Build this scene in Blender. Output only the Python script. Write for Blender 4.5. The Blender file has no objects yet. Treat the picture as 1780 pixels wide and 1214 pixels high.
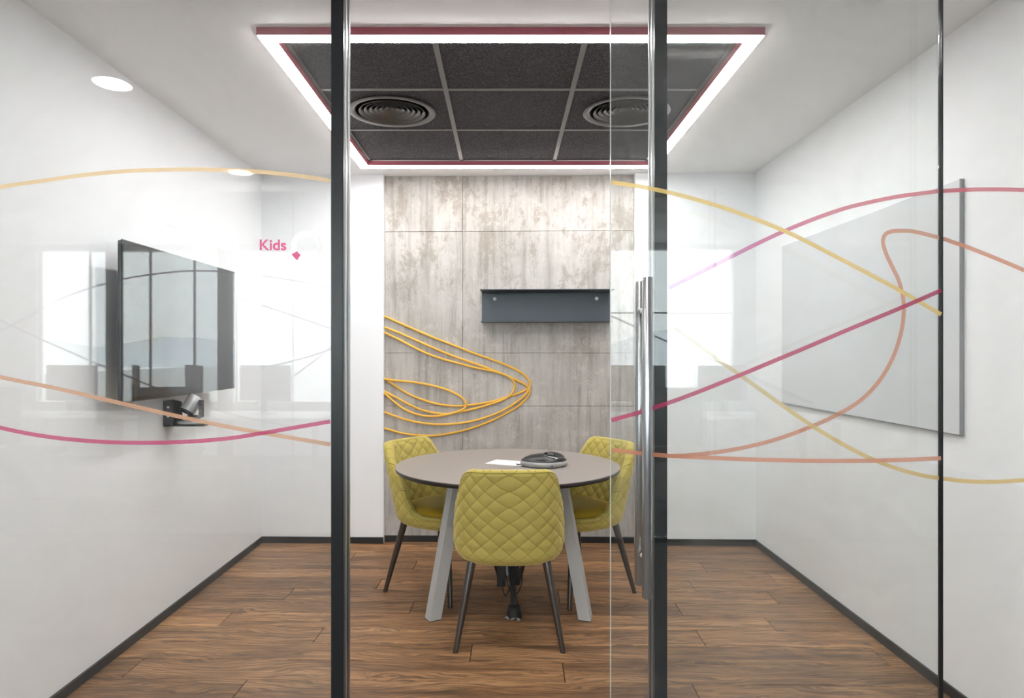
import bpy, bmesh, math, random
from mathutils import Vector, Matrix

# ------------------------------------------------------------------ camera, world, light, exposure
S = bpy.context.scene
C = S.collection
F, CX, CY, CH = 1190.0, 877.0, 612.0, 1.35        # focal length in px, vanishing point, camera height
cam = bpy.data.cameras.new('camera')
cam.sensor_fit = 'HORIZONTAL'
cam.sensor_width = 36.0
cam.lens = F / 1780 * 36
cam.shift_x = (890 - CX) / 1780
cam.shift_y = (CY - 607) / 1780
cam.clip_start = 0.02
camo = bpy.data.objects.new('camera', cam)
camo.location = (0, 0, CH)
camo.rotation_euler = (math.pi / 2, 0, 0)
C.objects.link(camo)
S.camera = camo

W = bpy.data.worlds.new('overcast_sky')
S.world = W
W.use_nodes = True
bg = W.node_tree.nodes['Background']
bg.inputs[0].default_value = (0.92, 0.965, 1.0, 1)
SKY = 3.2
bg.inputs[1].default_value = SKY

WIN_Y, WIN_X0, WIN_X1, WIN_Z0, WIN_Z1 = -4.8, -6.1, 2.94, 0.7, 2.67
pl = bpy.data.lights.new('window_portal', 'AREA')   # guides sampling of the sky through the office window
pl.shape = 'RECTANGLE'
pl.size, pl.size_y = WIN_X1 - WIN_X0, WIN_Z1 - WIN_Z0
pl.cycles.is_portal = True
plo = bpy.data.objects.new('window_portal', pl)
plo.location = ((WIN_X0 + WIN_X1) / 2, WIN_Y - 0.16, (WIN_Z0 + WIN_Z1) / 2)
plo.rotation_euler = (math.pi / 2, 0, 0)
plo.rotation_euler = (-math.pi / 2, 0, math.pi)
C.objects.link(plo)

LED_STRENGTH = 19.5
DOWNLIGHT = 110.0
S.view_settings.view_transform = 'Standard'
S.view_settings.look = 'None'
S.view_settings.gamma = 1.0
S.view_settings.use_curve_mapping = False
S.view_settings.exposure = 1.22
S.cycles.use_denoising = True
S.cycles.adaptive_threshold = 0.03
S.cycles.max_bounces = 9
S.cycles.diffuse_bounces = 4
S.cycles.glossy_bounces = 5
S.cycles.transparent_max_bounces = 16
S.cycles.sample_clamp_indirect = 8.0

random.seed(7)
PI = math.pi


# ------------------------------------------------------------------ helpers
def px(x, y, d):
    """direction of a photo pixel followed to depth d"""
    return Vector(((x - CX) / F * d, d, CH - (y - CY) / F * d))


def srgb(r, g, b):
    f = lambda c: (c / 255 / 12.92) if c / 255 <= 0.04045 else ((c / 255 + 0.055) / 1.055) ** 2.4
    return (f(r), f(g), f(b))


def mat(name, col=(0.8, 0.8, 0.8), rough=0.5, metal=0.0, emit=None, strength=0.0, sheen=0.0, spec=0.5, coat=0.0):
    m = bpy.data.materials.new(name)
    m.use_nodes = True
    b = m.node_tree.nodes['Principled BSDF']
    b.inputs['Base Color'].default_value = (*col, 1)
    b.inputs['Roughness'].default_value = rough
    b.inputs['Metallic'].default_value = metal
    b.inputs['Specular IOR Level'].default_value = spec
    if sheen:
        b.inputs['Sheen Weight'].default_value = sheen
        b.inputs['Sheen Roughness'].default_value = 0.4
    if coat:
        b.inputs['Coat Weight'].default_value = coat
        b.inputs['Coat Roughness'].default_value = 0.05
    if emit:
        b.inputs['Emission Color'].default_value = (*emit, 1)
        b.inputs['Emission Strength'].default_value = strength
    return m


class NT:
    """tiny node-tree writer"""
    def __init__(self, m):
        self.t = m.node_tree
        self.n = self.t.nodes
        self.b = self.n.get('Principled BSDF')
        self.out = self.n['Material Output']

    def add(self, kind, ins=None, **props):
        nd = self.n.new(kind)
        for k, v in props.items():
            setattr(nd, k, v)
        for k, v in (ins or {}).items():
            if hasattr(v, 'is_output') or isinstance(v, bpy.types.NodeSocket):
                self.t.links.new(v, nd.inputs[k])
            else:
                nd.inputs[k].default_value = v
        return nd

    def link(self, a, b):
        self.t.links.new(a, b)

    def coord(self, which='Object'):
        return self.add('ShaderNodeTexCoord').outputs[which]

    def mapping(self, vec, scale=(1, 1, 1), loc=(0, 0, 0)):
        return self.add('ShaderNodeMapping', {'Vector': vec, 'Scale': scale, 'Location': loc}).outputs[0]

    def noise(self, vec, scale=5, detail=4, rough=0.55, dist=0.0):
        return self.add('ShaderNodeTexNoise', {'Vector': vec, 'Scale': scale, 'Detail': detail, 'Roughness': rough, 'Distortion': dist}).outputs[0]

    def ramp(self, fac, stops):
        r = self.add('ShaderNodeValToRGB', {'Fac': fac})
        e = r.color_ramp.elements
        while len(e) < len(stops):
            e.new(0.5)
        for el, (p, c) in zip(e, stops):
            el.position = p
            el.color = (*c, 1) if len(c) == 3 else c
        return r.outputs[0]

    def math(self, op, a, b=0.0, clamp=False):
        return self.add('ShaderNodeMath', {0: a, 1: b}, operation=op, use_clamp=clamp).outputs[0]

    def mixc(self, fac, a, b, blend='MIX'):
        nd = self.add('ShaderNodeMix', data_type='RGBA', blend_type=blend)
        for i, v in ((0, fac), (6, a), (7, b)):
            if isinstance(v, bpy.types.NodeSocket):
                self.t.links.new(v, nd.inputs[i])
            else:
                nd.inputs[i].default_value = (*v, 1) if isinstance(v, tuple) and len(v) == 3 else v
        return nd.outputs[2]

    def bump(self, h, strength=0.3, dist=0.002):
        o = self.add('ShaderNodeBump', {'Height': h, 'Strength': strength, 'Distance': dist}).outputs[0]
        self.link(o, self.b.inputs['Normal'])
        return o


class MB:
    """collects geometry, then links it as ONE mesh object"""
    def __init__(self):
        self.v, self.f, self.smooth = [], [], []

    def add(self, vs, fs, smooth=False):
        o = len(self.v)
        self.v += [tuple(p) for p in vs]
        self.f += [tuple(i + o for i in q) for q in fs]
        self.smooth += [smooth] * len(fs)
        return self

    def box(self, x0, x1, y0, y1, z0, z1, bev=0.0, M=None, seg=1):
        bm = bmesh.new()
        bmesh.ops.create_cube(bm, size=1)
        for v in bm.verts:
            v.co = Vector(((x0 + x1) / 2 + v.co.x * (x1 - x0), (y0 + y1) / 2 + v.co.y * (y1 - y0), (z0 + z1) / 2 + v.co.z * (z1 - z0)))
        if bev:
            bmesh.ops.bevel(bm, geom=bm.edges[:], offset=bev, segments=seg, profile=0.5, affect='EDGES')
        bm.verts.index_update()
        vs = [(M @ v.co if M else v.co.copy()) for v in bm.verts]
        self.add(vs, [[v.index for v in f.verts] for f in bm.faces])
        bm.free()
        return self

    def hexa(self, bot, top):
        self.add(list(bot) + list(top), [(3, 2, 1, 0), (4, 5, 6, 7), (0, 1, 5, 4), (1, 2, 6, 5), (2, 3, 7, 6), (3, 0, 4, 7)])
        return self

    def tube(self, pts, rad, n=12, caps=True):
        pts = [Vector(p) for p in pts]
        rads = rad if isinstance(rad, (list, tuple)) else [rad] * len(pts)
        t0 = (pts[1] - pts[0]).normalized()
        up = Vector((0, 0, 1)) if abs(t0.z) < 0.9 else Vector((1, 0, 0))
        u = t0.cross(up).normalized()
        vs, fs = [], []
        for i, p in enumerate(pts):
            t = (pts[min(i + 1, len(pts) - 1)] - pts[max(i - 1, 0)]).normalized()
            u = (u - t * u.dot(t)).normalized()
            w = t.cross(u)
            for k in range(n):
                a = 2 * PI * k / n
                vs.append(p + (u * math.cos(a) + w * math.sin(a)) * rads[i])
        for i in range(len(pts) - 1):
            for k in range(n):
                k2 = (k + 1) % n
                fs.append((i * n + k, i * n + k2, (i + 1) * n + k2, (i + 1) * n + k))
        self.add(vs, fs, True)
        if caps:
            self.add(vs[:n], [tuple(range(n - 1, -1, -1))])
            self.add(vs[-n:], [tuple(range(n))])
        return self

    def lathe(self, prof, n=32, M=None, closed=False):
        vs, fs = [], []
        for r, z in prof:
            for k in range(n):
                a = 2 * PI * k / n
                p = Vector((r * math.cos(a), r * math.sin(a), z))
                vs.append(M @ p if M else p)
        m = len(prof)
        for i in range(m if closed else m - 1):
            j = (i + 1) % m
            for k in range(n):
                k2 = (k + 1) % n
                fs.append((i * n + k, i * n + k2, j * n + k2, j * n + k))
        self.add(vs, fs, True)
        return self

    def build(self, name, m, parent=None, loc=None, auto=None):
        me = bpy.data.meshes.new(name)
        me.from_pydata(self.v, [], self.f)
        for p, s in zip(me.polygons, self.smooth):
            p.use_smooth = s
        me.materials.append(m)
        me.update()
        o = bpy.data.objects.new(name, me)
        C.objects.link(o)
        if parent:
            o.parent = parent
        if loc:
            o.location = loc
        return o


def recalc(o):
    bm = bmesh.new()
    bm.from_mesh(o.data)
    bmesh.ops.remove_doubles(bm, verts=bm.verts, dist=1e-5)
    bmesh.ops.recalc_face_normals(bm, faces=bm.faces)
    bm.to_mesh(o.data)
    bm.free()
    return o


def empty(name, loc=(0, 0, 0), rz=0.0):
    o = bpy.data.objects.new(name, None)
    o.empty_display_size = 0.1
    o.location = loc
    o.rotation_euler = (0, 0, rz)
    C.objects.link(o)
    return o


def tag(o, label=None, cat=None, group=None, kind=None):
    for k, v in (('label', label), ('category', cat), ('group', group), ('kind', kind)):
        if v:
            o[k] = v
    return o


def struct(o, label=None, cat=None):
    return tag(o, label, cat, kind='structure')


def catmull(pts, per=10):
    P = [Vector(p) for p in pts]
    P = [P[0] * 2 - P[1]] + P + [P[-1] * 2 - P[-2]]
    out = []
    for i in range(1, len(P) - 2):
        p0, p1, p2, p3 = P[i - 1:i + 3]
        for k in range(per):
            t = k / per
            out.append(0.5 * ((2 * p1) + (p2 - p0) * t + (2 * p0 - 5 * p1 + 4 * p2 - p3) * t * t + (3 * p1 - p0 - 3 * p2 + p3) * t ** 3))
    out.append(P[-2])
    return out


def lerp_table(tab, x):
    if x <= tab[0][0]:
        return tab[0][1]
    for (a, va), (b, vb) in zip(tab, tab[1:]):
        if x <= b:
            t = (x - a) / (b - a)
            return va + (vb - va) * t
    return tab[-1][1]


# ------------------------------------------------------------------ materials
M = {}
M['paint'] = mat('white_paint', (0.862, 0.868, 0.885), 0.55, spec=0.3)
nt = NT(M['paint'])
nt.bump(nt.noise(nt.coord(), 180, 2), 0.05, 0.001)
M['ceil'] = mat('ceiling_paint', (0.895, 0.888, 0.892), 0.8, spec=0.2)
M['black_trim'] = mat('black_skirting', (0.012, 0.012, 0.013), 0.4)
M['frame'] = mat('anthracite_aluminium', (0.011, 0.012, 0.014), 0.28, 0.0, spec=0.4)
M['alu'] = mat('aluminium_strip', (0.7, 0.7, 0.7), 0.3, 1.0)
M['steel'] = mat('brushed_steel', (0.52, 0.52, 0.53), 0.26, 1.0)
M['red'] = mat('crimson_lacquer', srgb(184, 98, 112), 0.5)
M['led'] = mat('led_diffuser', (1, 1, 1), 0.5, emit=(1.0, 0.985, 0.975), strength=LED_STRENGTH)
M['down'] = mat('downlight_glow', (1, 1, 1), 0.5, emit=(1.0, 0.97, 0.93), strength=DOWNLIGHT)
M['linear'] = mat('linear_lamp_glow', (1, 1, 1), 0.5, emit=(1.0, 0.98, 0.95), strength=45)
M['grid'] = mat('grid_bar_grey', srgb(112, 110, 108), 0.45, 0.2)
M['diffuser'] = mat('diffuser_grey_metal', srgb(104, 102, 100), 0.38, 0.6)
M['duct'] = mat('duct_black', (0.008, 0.008, 0.008), 0.8)
M['rope'] = mat('yellow_cord', srgb(234, 182, 74), 0.6, sheen=0.2)
M['shelf'] = mat('blued_steel', srgb(72, 77, 83), 0.38, 0.35)
M['bolt'] = mat('zinc_bolt', (0.85, 0.85, 0.85), 0.3, 0.2)
M['table_top'] = mat('taupe_laminate', srgb(146, 139, 133), 0.42, spec=0.4)
M['table_edge'] = mat('black_table_edge', (0.012, 0.010, 0.010), 0.4)
M['table_leg'] = mat('grey_powder_coat', srgb(176, 176, 175), 0.45)
M['black_plastic'] = mat('black_plastic', (0.012, 0.012, 0.013), 0.35)
M['gloss_black'] = mat('gloss_black', (0.008, 0.008, 0.009), 0.12)
M['rubber'] = mat('black_rubber', (0.01, 0.01, 0.01), 0.6)
M['silver'] = mat('silver_plastic', srgb(178, 178, 178), 0.35, 0.4)
M['dark_lens'] = mat('lens_glass', (0.01, 0.01, 0.012), 0.05)
M['paper'] = mat('white_paper', (0.82, 0.81, 0.80), 0.7)
M['board'] = mat('whiteboard_enamel', srgb(214, 216, 219), 0.14, spec=0.6)
M['board_edge'] = mat('whiteboard_edge', srgb(150, 150, 150), 0.35, 0.5)
M['screen'] = mat('tv_screen', (0.026, 0.028, 0.032), 0.12, spec=0.6)
M['leg_dark'] = mat('dark_walnut_leg', (0.035, 0.024, 0.018), 0.28, spec=0.6)
M['carpet'] = mat('grey_carpet', (0.16, 0.155, 0.15), 0.95)
M['desk'] = mat('white_desk', (0.72, 0.72, 0.72), 0.4)
M['dark_grey'] = mat('dark_grey_plastic', (0.05, 0.05, 0.055), 0.4)
M['chair_fabric'] = mat('grey_mesh_fabric', (0.09, 0.09, 0.10), 0.9)
M['column'] = mat('grey_column', (0.14, 0.145, 0.15), 0.7)
M['ground'] = mat('distant_ground', (0.55, 0.56, 0.55), 0.9)
M['hill'] = mat('distant_hill', (0.80, 0.84, 0.88), 0.9)  # distance haze put into the pale bluish base colour
M['bottle'] = mat('dark_bottle', (0.03, 0.04, 0.04), 0.2)
M['loop'] = mat('clear_tape', (0.30, 0.31, 0.30), 0.25)


def glass_mat(name, tint):
    m = bpy.data.materials.new(name)
    m.use_nodes = True
    n = NT(m)
    n.n.remove(n.b)
    face = n.add('ShaderNodeLayerWeight', {'Blend': 0.5}).outputs['Facing']
    fr = n.math('ADD', n.math('MULTIPLY', n.math('POWER', face, 5.0), 0.95), 0.045)
    tr = n.add('ShaderNodeBsdfTransparent', {'Color': (*tint, 1)}).outputs[0]
    gl = n.add('ShaderNodeBsdfGlossy', {'Color': (1, 1, 1, 1), 'Roughness': 0.0}).outputs[0]
    mx = n.add('ShaderNodeMixShader', {0: fr, 1: tr, 2: gl}).outputs[0]
    # faint film of dust on the pane
    co = n.coord()
    d = n.math('MULTIPLY', n.math('SUBTRACT', n.noise(co, 3.0, 6, 0.7, 1.0), 0.42, True), 0.10)
    df = n.add('ShaderNodeBsdfTranslucent', {'Color': (0.9, 0.9, 0.9, 1)}).outputs[0]
    mx = n.add('ShaderNodeMixShader', {0: d, 1: mx, 2: df}).outputs[0]
    n.link(mx, n.out.inputs['Surface'])
    return m


M['glass'] = glass_mat('clear_glass', (0.975, 0.985, 0.98))
M['glass_edge'] = mat('glass_edge', srgb(205, 212, 208), 0.2)


def vinyl_mat(name, cols, alpha=0.80):
    """translucent vinyl; colour runs along the stripe (attribute 'run')"""
    m = bpy.data.materials.new(name)
    m.use_nodes = True
    n = NT(m)
    at = n.add('ShaderNodeAttribute', attribute_name='run').outputs['Fac']
    k = len(cols)
    col = n.ramp(at, [(i / max(1, k - 1), srgb(*c)) for i, c in enumerate(cols)]) if k > 1 else None
    if col is not None:
        n.link(col, n.b.inputs['Base Color'])
    else:
        n.b.inputs['Base Color'].default_value = (*srgb(*cols[0]), 1)
    n.b.inputs['Roughness'].default_value = 0.5
    n.b.inputs['Specular IOR Level'].default_value = 0.2
    # backlit vinyl lets some of the light through
    tl = n.add('ShaderNodeBsdfTranslucent').outputs[0].node
    if col is not None:
        n.link(col, tl.inputs['Color'])
    else:
        tl.inputs['Color'].default_value = (*srgb(*cols[0]), 1)
    a = n.add('ShaderNodeMixShader', {0: 0.5, 1: n.b.outputs[0], 2: tl.outputs[0]}).outputs[0]
    tr = n.add('ShaderNodeBsdfTransparent')
    mx = n.add('ShaderNodeMixShader', {0: alpha, 1: tr.outputs[0], 2: a}).outputs[0]
    n.link(mx, n.out.inputs['Surface'])
    return m


# dark felt ceiling tile: matted fibres
m = M['felt'] = mat('dark_felt_tile', (0.05, 0.047, 0.05), 0.95)
n = NT(m)
co = n.coord()
fib = n.noise(n.mapping(co, (1, 1, 1)), 75, 3, 0.7, 3.5)
n.link(n.ramp(fib, [(0.43, (0.008, 0.007, 0.009)), (0.52, (0.040, 0.036, 0.041)), (0.63, (0.17, 0.16, 0.17))]), n.b.inputs['Base Color'])
n.bump(fib, 0.7, 0.006)

# concrete
m = M['concrete'] = mat('board_marked_concrete', (0.4, 0.38, 0.36), 0.8, spec=0.25)
n = NT(m)
co = n.add('ShaderNodeNewGeometry').outputs['Position']
big = n.noise(co, 1.6, 6, 0.6, 0.4)
streak = n.noise(n.mapping(co, (17, 1, 1.1)), 1.0, 9, 0.72, 0.15)
mott = n.noise(co, 11, 10, 0.8, 0.2)
fine = n.noise(co, 70, 6, 0.7)
base = n.ramp(big, [(0.36, srgb(152, 147, 141)), (0.50, srgb(180, 176, 171)), (0.64, srgb(200, 197, 193))])
st = n.ramp(streak, [(0.37, srgb(126, 119, 111)), (0.47, srgb(178, 174, 168)), (0.58, srgb(200, 197, 193))])
c1 = n.mixc(0.5, base, st)
# darker peeled patches, stronger above; ramp also offsets the light frame's brightness in colour
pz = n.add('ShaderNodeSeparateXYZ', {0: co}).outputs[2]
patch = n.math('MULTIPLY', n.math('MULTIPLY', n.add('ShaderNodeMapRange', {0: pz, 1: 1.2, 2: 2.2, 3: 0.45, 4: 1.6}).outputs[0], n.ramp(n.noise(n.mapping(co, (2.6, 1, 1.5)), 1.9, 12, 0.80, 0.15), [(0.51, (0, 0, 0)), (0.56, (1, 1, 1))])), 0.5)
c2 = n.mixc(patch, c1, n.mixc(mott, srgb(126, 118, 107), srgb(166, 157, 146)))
spk = n.ramp(mott, [(0.54, (0, 0, 0)), (0.62, (1, 1, 1))])
c3 = n.mixc(n.math('MULTIPLY', spk, 0.35), c2, srgb(222, 217, 211))
vor = n.add('ShaderNodeTexVoronoi', {'Vector': co, 'Scale': 16.0}).outputs['Distance']
pit = n.ramp(n.math('ADD', vor, n.math('MULTIPLY', n.noise(co, 30, 3), 0.12)), [(0.085, (1, 1, 1)), (0.12, (0, 0, 0))])
c4 = n.mixc(n.math('MULTIPLY', pit, 0.55), c3, srgb(88, 82, 75))
dk = n.ramp(n.noise(n.mapping(co, (14, 1, 5), (3, 1, 7)), 1.6, 10, 0.85, 0.2), [(0.57, (0, 0, 0)), (0.66, (1, 1, 1))])
c5 = n.mixc(n.math('MULTIPLY', dk, 0.45), c4, srgb(105, 98, 90))
n.link(n.mixc(n.math('MULTIPLY', fine, 0.3), c5, n.mixc(fine, srgb(120, 114, 106), srgb(206, 200, 194))), n.b.inputs['Base Color'])
hh = n.math('SUBTRACT', n.math('ADD', n.math('MULTIPLY', mott, 0.6), n.math('MULTIPLY', fine, 0.3)), n.math('MULTIPLY', pit, 0.8))
n.bump(hh, 0.35, 0.006)

# oak planks: grain runs along x; each plank has its own shade and figure
m = M['oak'] = mat('smoked_oak', (0.2, 0.12, 0.07), 0.42, spec=0.35)
n = NT(m)
rnd = n.add('ShaderNodeObjectInfo').outputs['Random']
off = n.add('ShaderNodeCombineXYZ', {0: n.math('MULTIPLY', rnd, 37.0), 1: n.math('MULTIPLY', rnd, 11.0), 2: n.math('MULTIPLY', rnd, 5.0)}).outputs[0]
co = n.add('ShaderNodeVectorMath', {0: n.coord(), 1: off}, operation='ADD').outputs[0]
warp = n.noise(n.mapping(co, (1.4, 5, 1)), 1.2, 3, 0.5)
co2 = n.add('ShaderNodeVectorMath', {0: co, 1: n.add('ShaderNodeCombineXYZ', {1: n.math('MULTIPLY', n.math('SUBTRACT', warp, 0.5), 0.22)}).outputs[0]}, operation='ADD').outputs[0]
ring = n.add('ShaderNodeTexWave', {'Vector': n.mapping(co2, (0.35, 1, 1)), 'Scale': 12.0, 'Distortion': 3.5, 'Detail': 3.0, 'Detail Scale': 1.6}, wave_type='BANDS', bands_direction='Y').outputs[0]
fibre = n.noise(n.mapping(co2, (3, 70, 1)), 1.5, 5, 0.7)
cloud = n.noise(n.mapping(co, (1.3, 14, 1)), 1.0, 6, 0.68, 0.7)
wood = n.ramp(cloud, [(0.30, srgb(98, 71, 47)), (0.44, srgb(148, 110, 75)), (0.56, srgb(178, 135, 94)), (0.70, srgb(204, 160, 114))])
wood = n.mixc(n.math('MULTIPLY', n.ramp(ring, [(0.0, (1, 1, 1)), (0.30, (0, 0, 0))]), 0.45), wood, srgb(76, 52, 37))
wood = n.mixc(n.math('MULTIPLY', n.ramp(fibre, [(0.40, (1, 1, 1)), (0.52, (0, 0, 0))]), 0.7), wood, srgb(80, 58, 42))
kn = n.ramp(n.noise(n.mapping(co, (1.6, 8, 1), (9, 2, 4)), 1.1, 4, 0.6, 1.0), [(0.60, (0, 0, 0)), (0.72, (1, 1, 1))])
wood = n.mixc(n.math('MULTIPLY', kn, 0.6), wood, srgb(70, 50, 38))
tone = n.ramp(rnd, [(0.0, (0.68, 0.67, 0.67)), (0.5, (0.92, 0.91, 0.90)), (1.0, (1.14, 1.10, 1.05))])
wood = n.mixc(1.0, wood, tone, 'MULTIPLY')
n.link(wood, n.b.inputs['Base Color'])
n.link(n.math('ADD', n.math('MULTIPLY', fibre, 0.2), 0.36), n.b.inputs['Roughness'])
n.bump(n.math('ADD', fibre, n.math('MULTIPLY', ring, 0.4)), 0.25, 0.0015)

# velvet
def velvet(name, col, stitch=False):
    m = mat(name, col, 0.75, sheen=0.6, spec=0.2)
    m.node_tree.nodes['Principled BSDF'].inputs['Sheen Tint'].default_value = (*srgb(235, 222, 165), 1)
    n = NT(m)
    co = n.coord()
    nap = n.noise(co, 6, 4, 0.6, 0.8)
    colr = n.mixc(nap, tuple(c * 0.88 for c in col), tuple(min(1, c * 1.10) for c in col))
    if stitch:                                       # sewn thread along the diamond seams
        q = n.add('ShaderNodeSeparateXYZ', {0: n.add('ShaderNodeAttribute', attribute_name='quilt').outputs['Vector']})
        da_ = n.math('ABSOLUTE', n.math('SUBTRACT', n.math('FRACT', n.math('ADD', q.outputs[0], 0.5)), 0.5))
        db_ = n.math('ABSOLUTE', n.math('SUBTRACT', n.math('FRACT', n.math('ADD', q.outputs[1], 0.5)), 0.5))
        line = n.math('LESS_THAN', n.math('MINIMUM', da_, db_), 0.018)
        colr = n.mixc(n.math('MULTIPLY', line, 0.75), colr, srgb(112, 96, 36))
    n.link(colr, n.b.inputs['Base Color'])
    n.bump(n.noise(co, 700, 2), 0.12, 0.0006)
    return m
M['velvet'] = velvet('chartreuse_velvet', srgb(184, 168, 92), True)
M['velvet_seat'] = velvet('mustard_velvet', srgb(150, 121, 26))
M['piping'] = mat('velvet_piping', srgb(170, 154, 58), 0.7, sheen=0.3)

# ------------------------------------------------------------------ the setting
XL, XR, H = -1.72, 1.75, 2.60
YP = 2.06                                   # plane of the fixed glass
yb = lambda x: 4.845 - 0.023 * (x - XL)     # back wall stands very slightly askew
CL, CR = -0.853, 0.913                      # concrete bay
REC = 0.05

struct(MB().box(XL - 0.12, XL, YP - 0.05, 5.0, 0, H).build('wall_left', M['paint']), 'white painted side wall carrying the television', 'wall')
struct(MB().box(XR, XR + 0.12, YP - 0.05, 5.0, 0, H).build('wall_right', M['paint']), 'white painted side wall carrying the whiteboard', 'wall')
wb = MB()
for xa, xb in ((XL, CL), (CR, XR)):
    wb.hexa([(xa, yb(xa), 0), (xb, yb(xb), 0), (xb, 5.0, 0), (xa, 5.0, 0)], [(xa, yb(xa), H), (xb, yb(xb), H), (xb, 5.0, H), (xa, 5.0, H)])
struct(wb.build('wall_back', M['paint']), 'white back wall flanking the concrete bay', 'wall')

# concrete bay: cast panels with hairline joints
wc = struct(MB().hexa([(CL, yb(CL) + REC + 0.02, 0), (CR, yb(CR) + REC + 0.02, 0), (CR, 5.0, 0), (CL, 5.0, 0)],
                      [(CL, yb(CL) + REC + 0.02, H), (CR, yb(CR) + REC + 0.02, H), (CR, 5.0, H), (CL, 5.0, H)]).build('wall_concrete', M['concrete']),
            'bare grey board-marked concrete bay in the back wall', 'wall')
zs = [0.0, 0.967, 1.342, 2.206, H]
xs = [CL, -0.297, CR]
for i in range(4):
    for j in range(2):
        a, b, z0, z1 = xs[j] + 0.0002, xs[j + 1] - 0.0002, zs[i] + 0.0003, zs[i + 1] - 0.0003
        pr = random.uniform(-0.0012, 0.0012)
        ya, yc = yb(a) + REC + pr, yb(b) + REC + pr
        q = 0.0012
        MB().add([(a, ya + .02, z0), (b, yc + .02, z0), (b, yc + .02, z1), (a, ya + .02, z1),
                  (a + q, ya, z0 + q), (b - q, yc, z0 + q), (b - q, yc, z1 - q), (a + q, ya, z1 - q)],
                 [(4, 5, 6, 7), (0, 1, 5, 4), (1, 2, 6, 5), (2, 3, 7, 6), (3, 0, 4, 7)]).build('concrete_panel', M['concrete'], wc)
# filled tie hole
p = px(1018, 593, yb(0.57) + REC)
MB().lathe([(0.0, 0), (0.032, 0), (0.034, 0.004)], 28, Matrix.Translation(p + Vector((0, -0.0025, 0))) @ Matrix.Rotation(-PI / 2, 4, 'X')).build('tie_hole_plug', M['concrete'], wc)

# ceiling with an opening filled by felt tiles
LX0, LX1, LY0, LY1 = -0.955, 1.003, 2.633, 4.54      # outer rectangle of the light frame
LW = 0.062
ix0, ix1, iy0, iy1 = LX0 + LW, LX1 - LW, LY0 + LW, LY1 - LW
cb = MB()
cb.box(XL - .12, XR + .12, 1.98, iy0, H, H + .05)
cb.box(XL - .12, XR + .12, iy1, 5.0, H, H + .05)
cb.box(XL - .12, ix0, iy0, iy1, H, H + .05)
cb.box(ix1, XR + .12, iy0, iy1, H, H + .05)
ce = struct(cb.build('ceiling', M['ceil']), 'white plasterboard ceiling with an opening of dark felt tiles', 'ceiling')
gx = [ix0, -0.281, 0.325, ix1]
DIFF = {0: -0.584, 2: 0.634}
gy = [iy0, 3.265, 3.860, iy1]
for i in range(3):
    for j in range(3):
        cx, cy = (gx[i] + gx[i + 1]) / 2, (gy[j] + gy[j + 1]) / 2
        hx, hy = (gx[i + 1] - gx[i]) / 2 - 0.004, (gy[j + 1] - gy[j]) / 2 - 0.004
        if j == 1 and i != 1:                         # opening for a round air diffuser
            dx, dy = DIFF[i] - cx, 3.562 - cy
            cir, sqr = [], []
            for k in range(64):
                a = 2 * PI * k / 64
                c_, s_ = math.cos(a), math.sin(a)
                cir.append((dx + 0.195 * c_, dy + 0.195 * s_))
                t = min(((hx if c_ > 0 else -hx) - dx) / c_ if abs(c_) > 1e-9 else 9, ((hy if s_ > 0 else -hy) - dy) / s_ if abs(s_) > 1e-9 else 9)
                sqr.append((dx + t * c_, dy + t * s_))
            vs = [(a, b, z) for z in (0, 0.02) for ring_ in (cir, sqr) for a, b in ring_]
            fs = []
            for k in range(64):
                k2 = (k + 1) % 64
                fs += [(k, k2, 64 + k2, 64 + k), (128 + k, 192 + k, 192 + k2, 128 + k2), (k, 128 + k, 128 + k2, k2), (64 + k, 64 + k2, 192 + k2, 192 + k)]
            recalc(MB().add(vs, fs).build('ceiling_tile', M['felt'], ce, (cx, cy, H + 0.004)))
        else:
            MB().box(-hx, hx, -hy, hy, 0, 0.02, 0.004).build('ceiling_tile', M['felt'], ce, (cx, cy, H + 0.004))
for x in gx[1:3]:
    MB().box(x - 0.0115, x + 0.0115, iy0, iy1, H - 0.001, H + 0.006, 0.001).build('grid_bar', M['grid'], ce)
for y in gy[1:3]:
    for i in range(3):
        MB().box(gx[i] + 0.012 * (i > 0), gx[i + 1] - 0.012 * (i < 2), y - 0.0115, y + 0.0115, H, H + 0.005, 0.001).build('grid_bar', M['grid'], ce)
MB().box(ix0, ix0 + .02, iy0, iy1, H - .001, H + .006).build('edge_angle', M['grid'], ce)
MB().box(ix1 - .02, ix1, iy0, iy1, H - .001, H + .006).build('edge_angle', M['grid'], ce)
MB().box(ix0 - .05, ix1 + .05, iy0 - .05, iy1 + .05, H + .15, H + .17).build('backing_board', M['duct'], ce)

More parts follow.
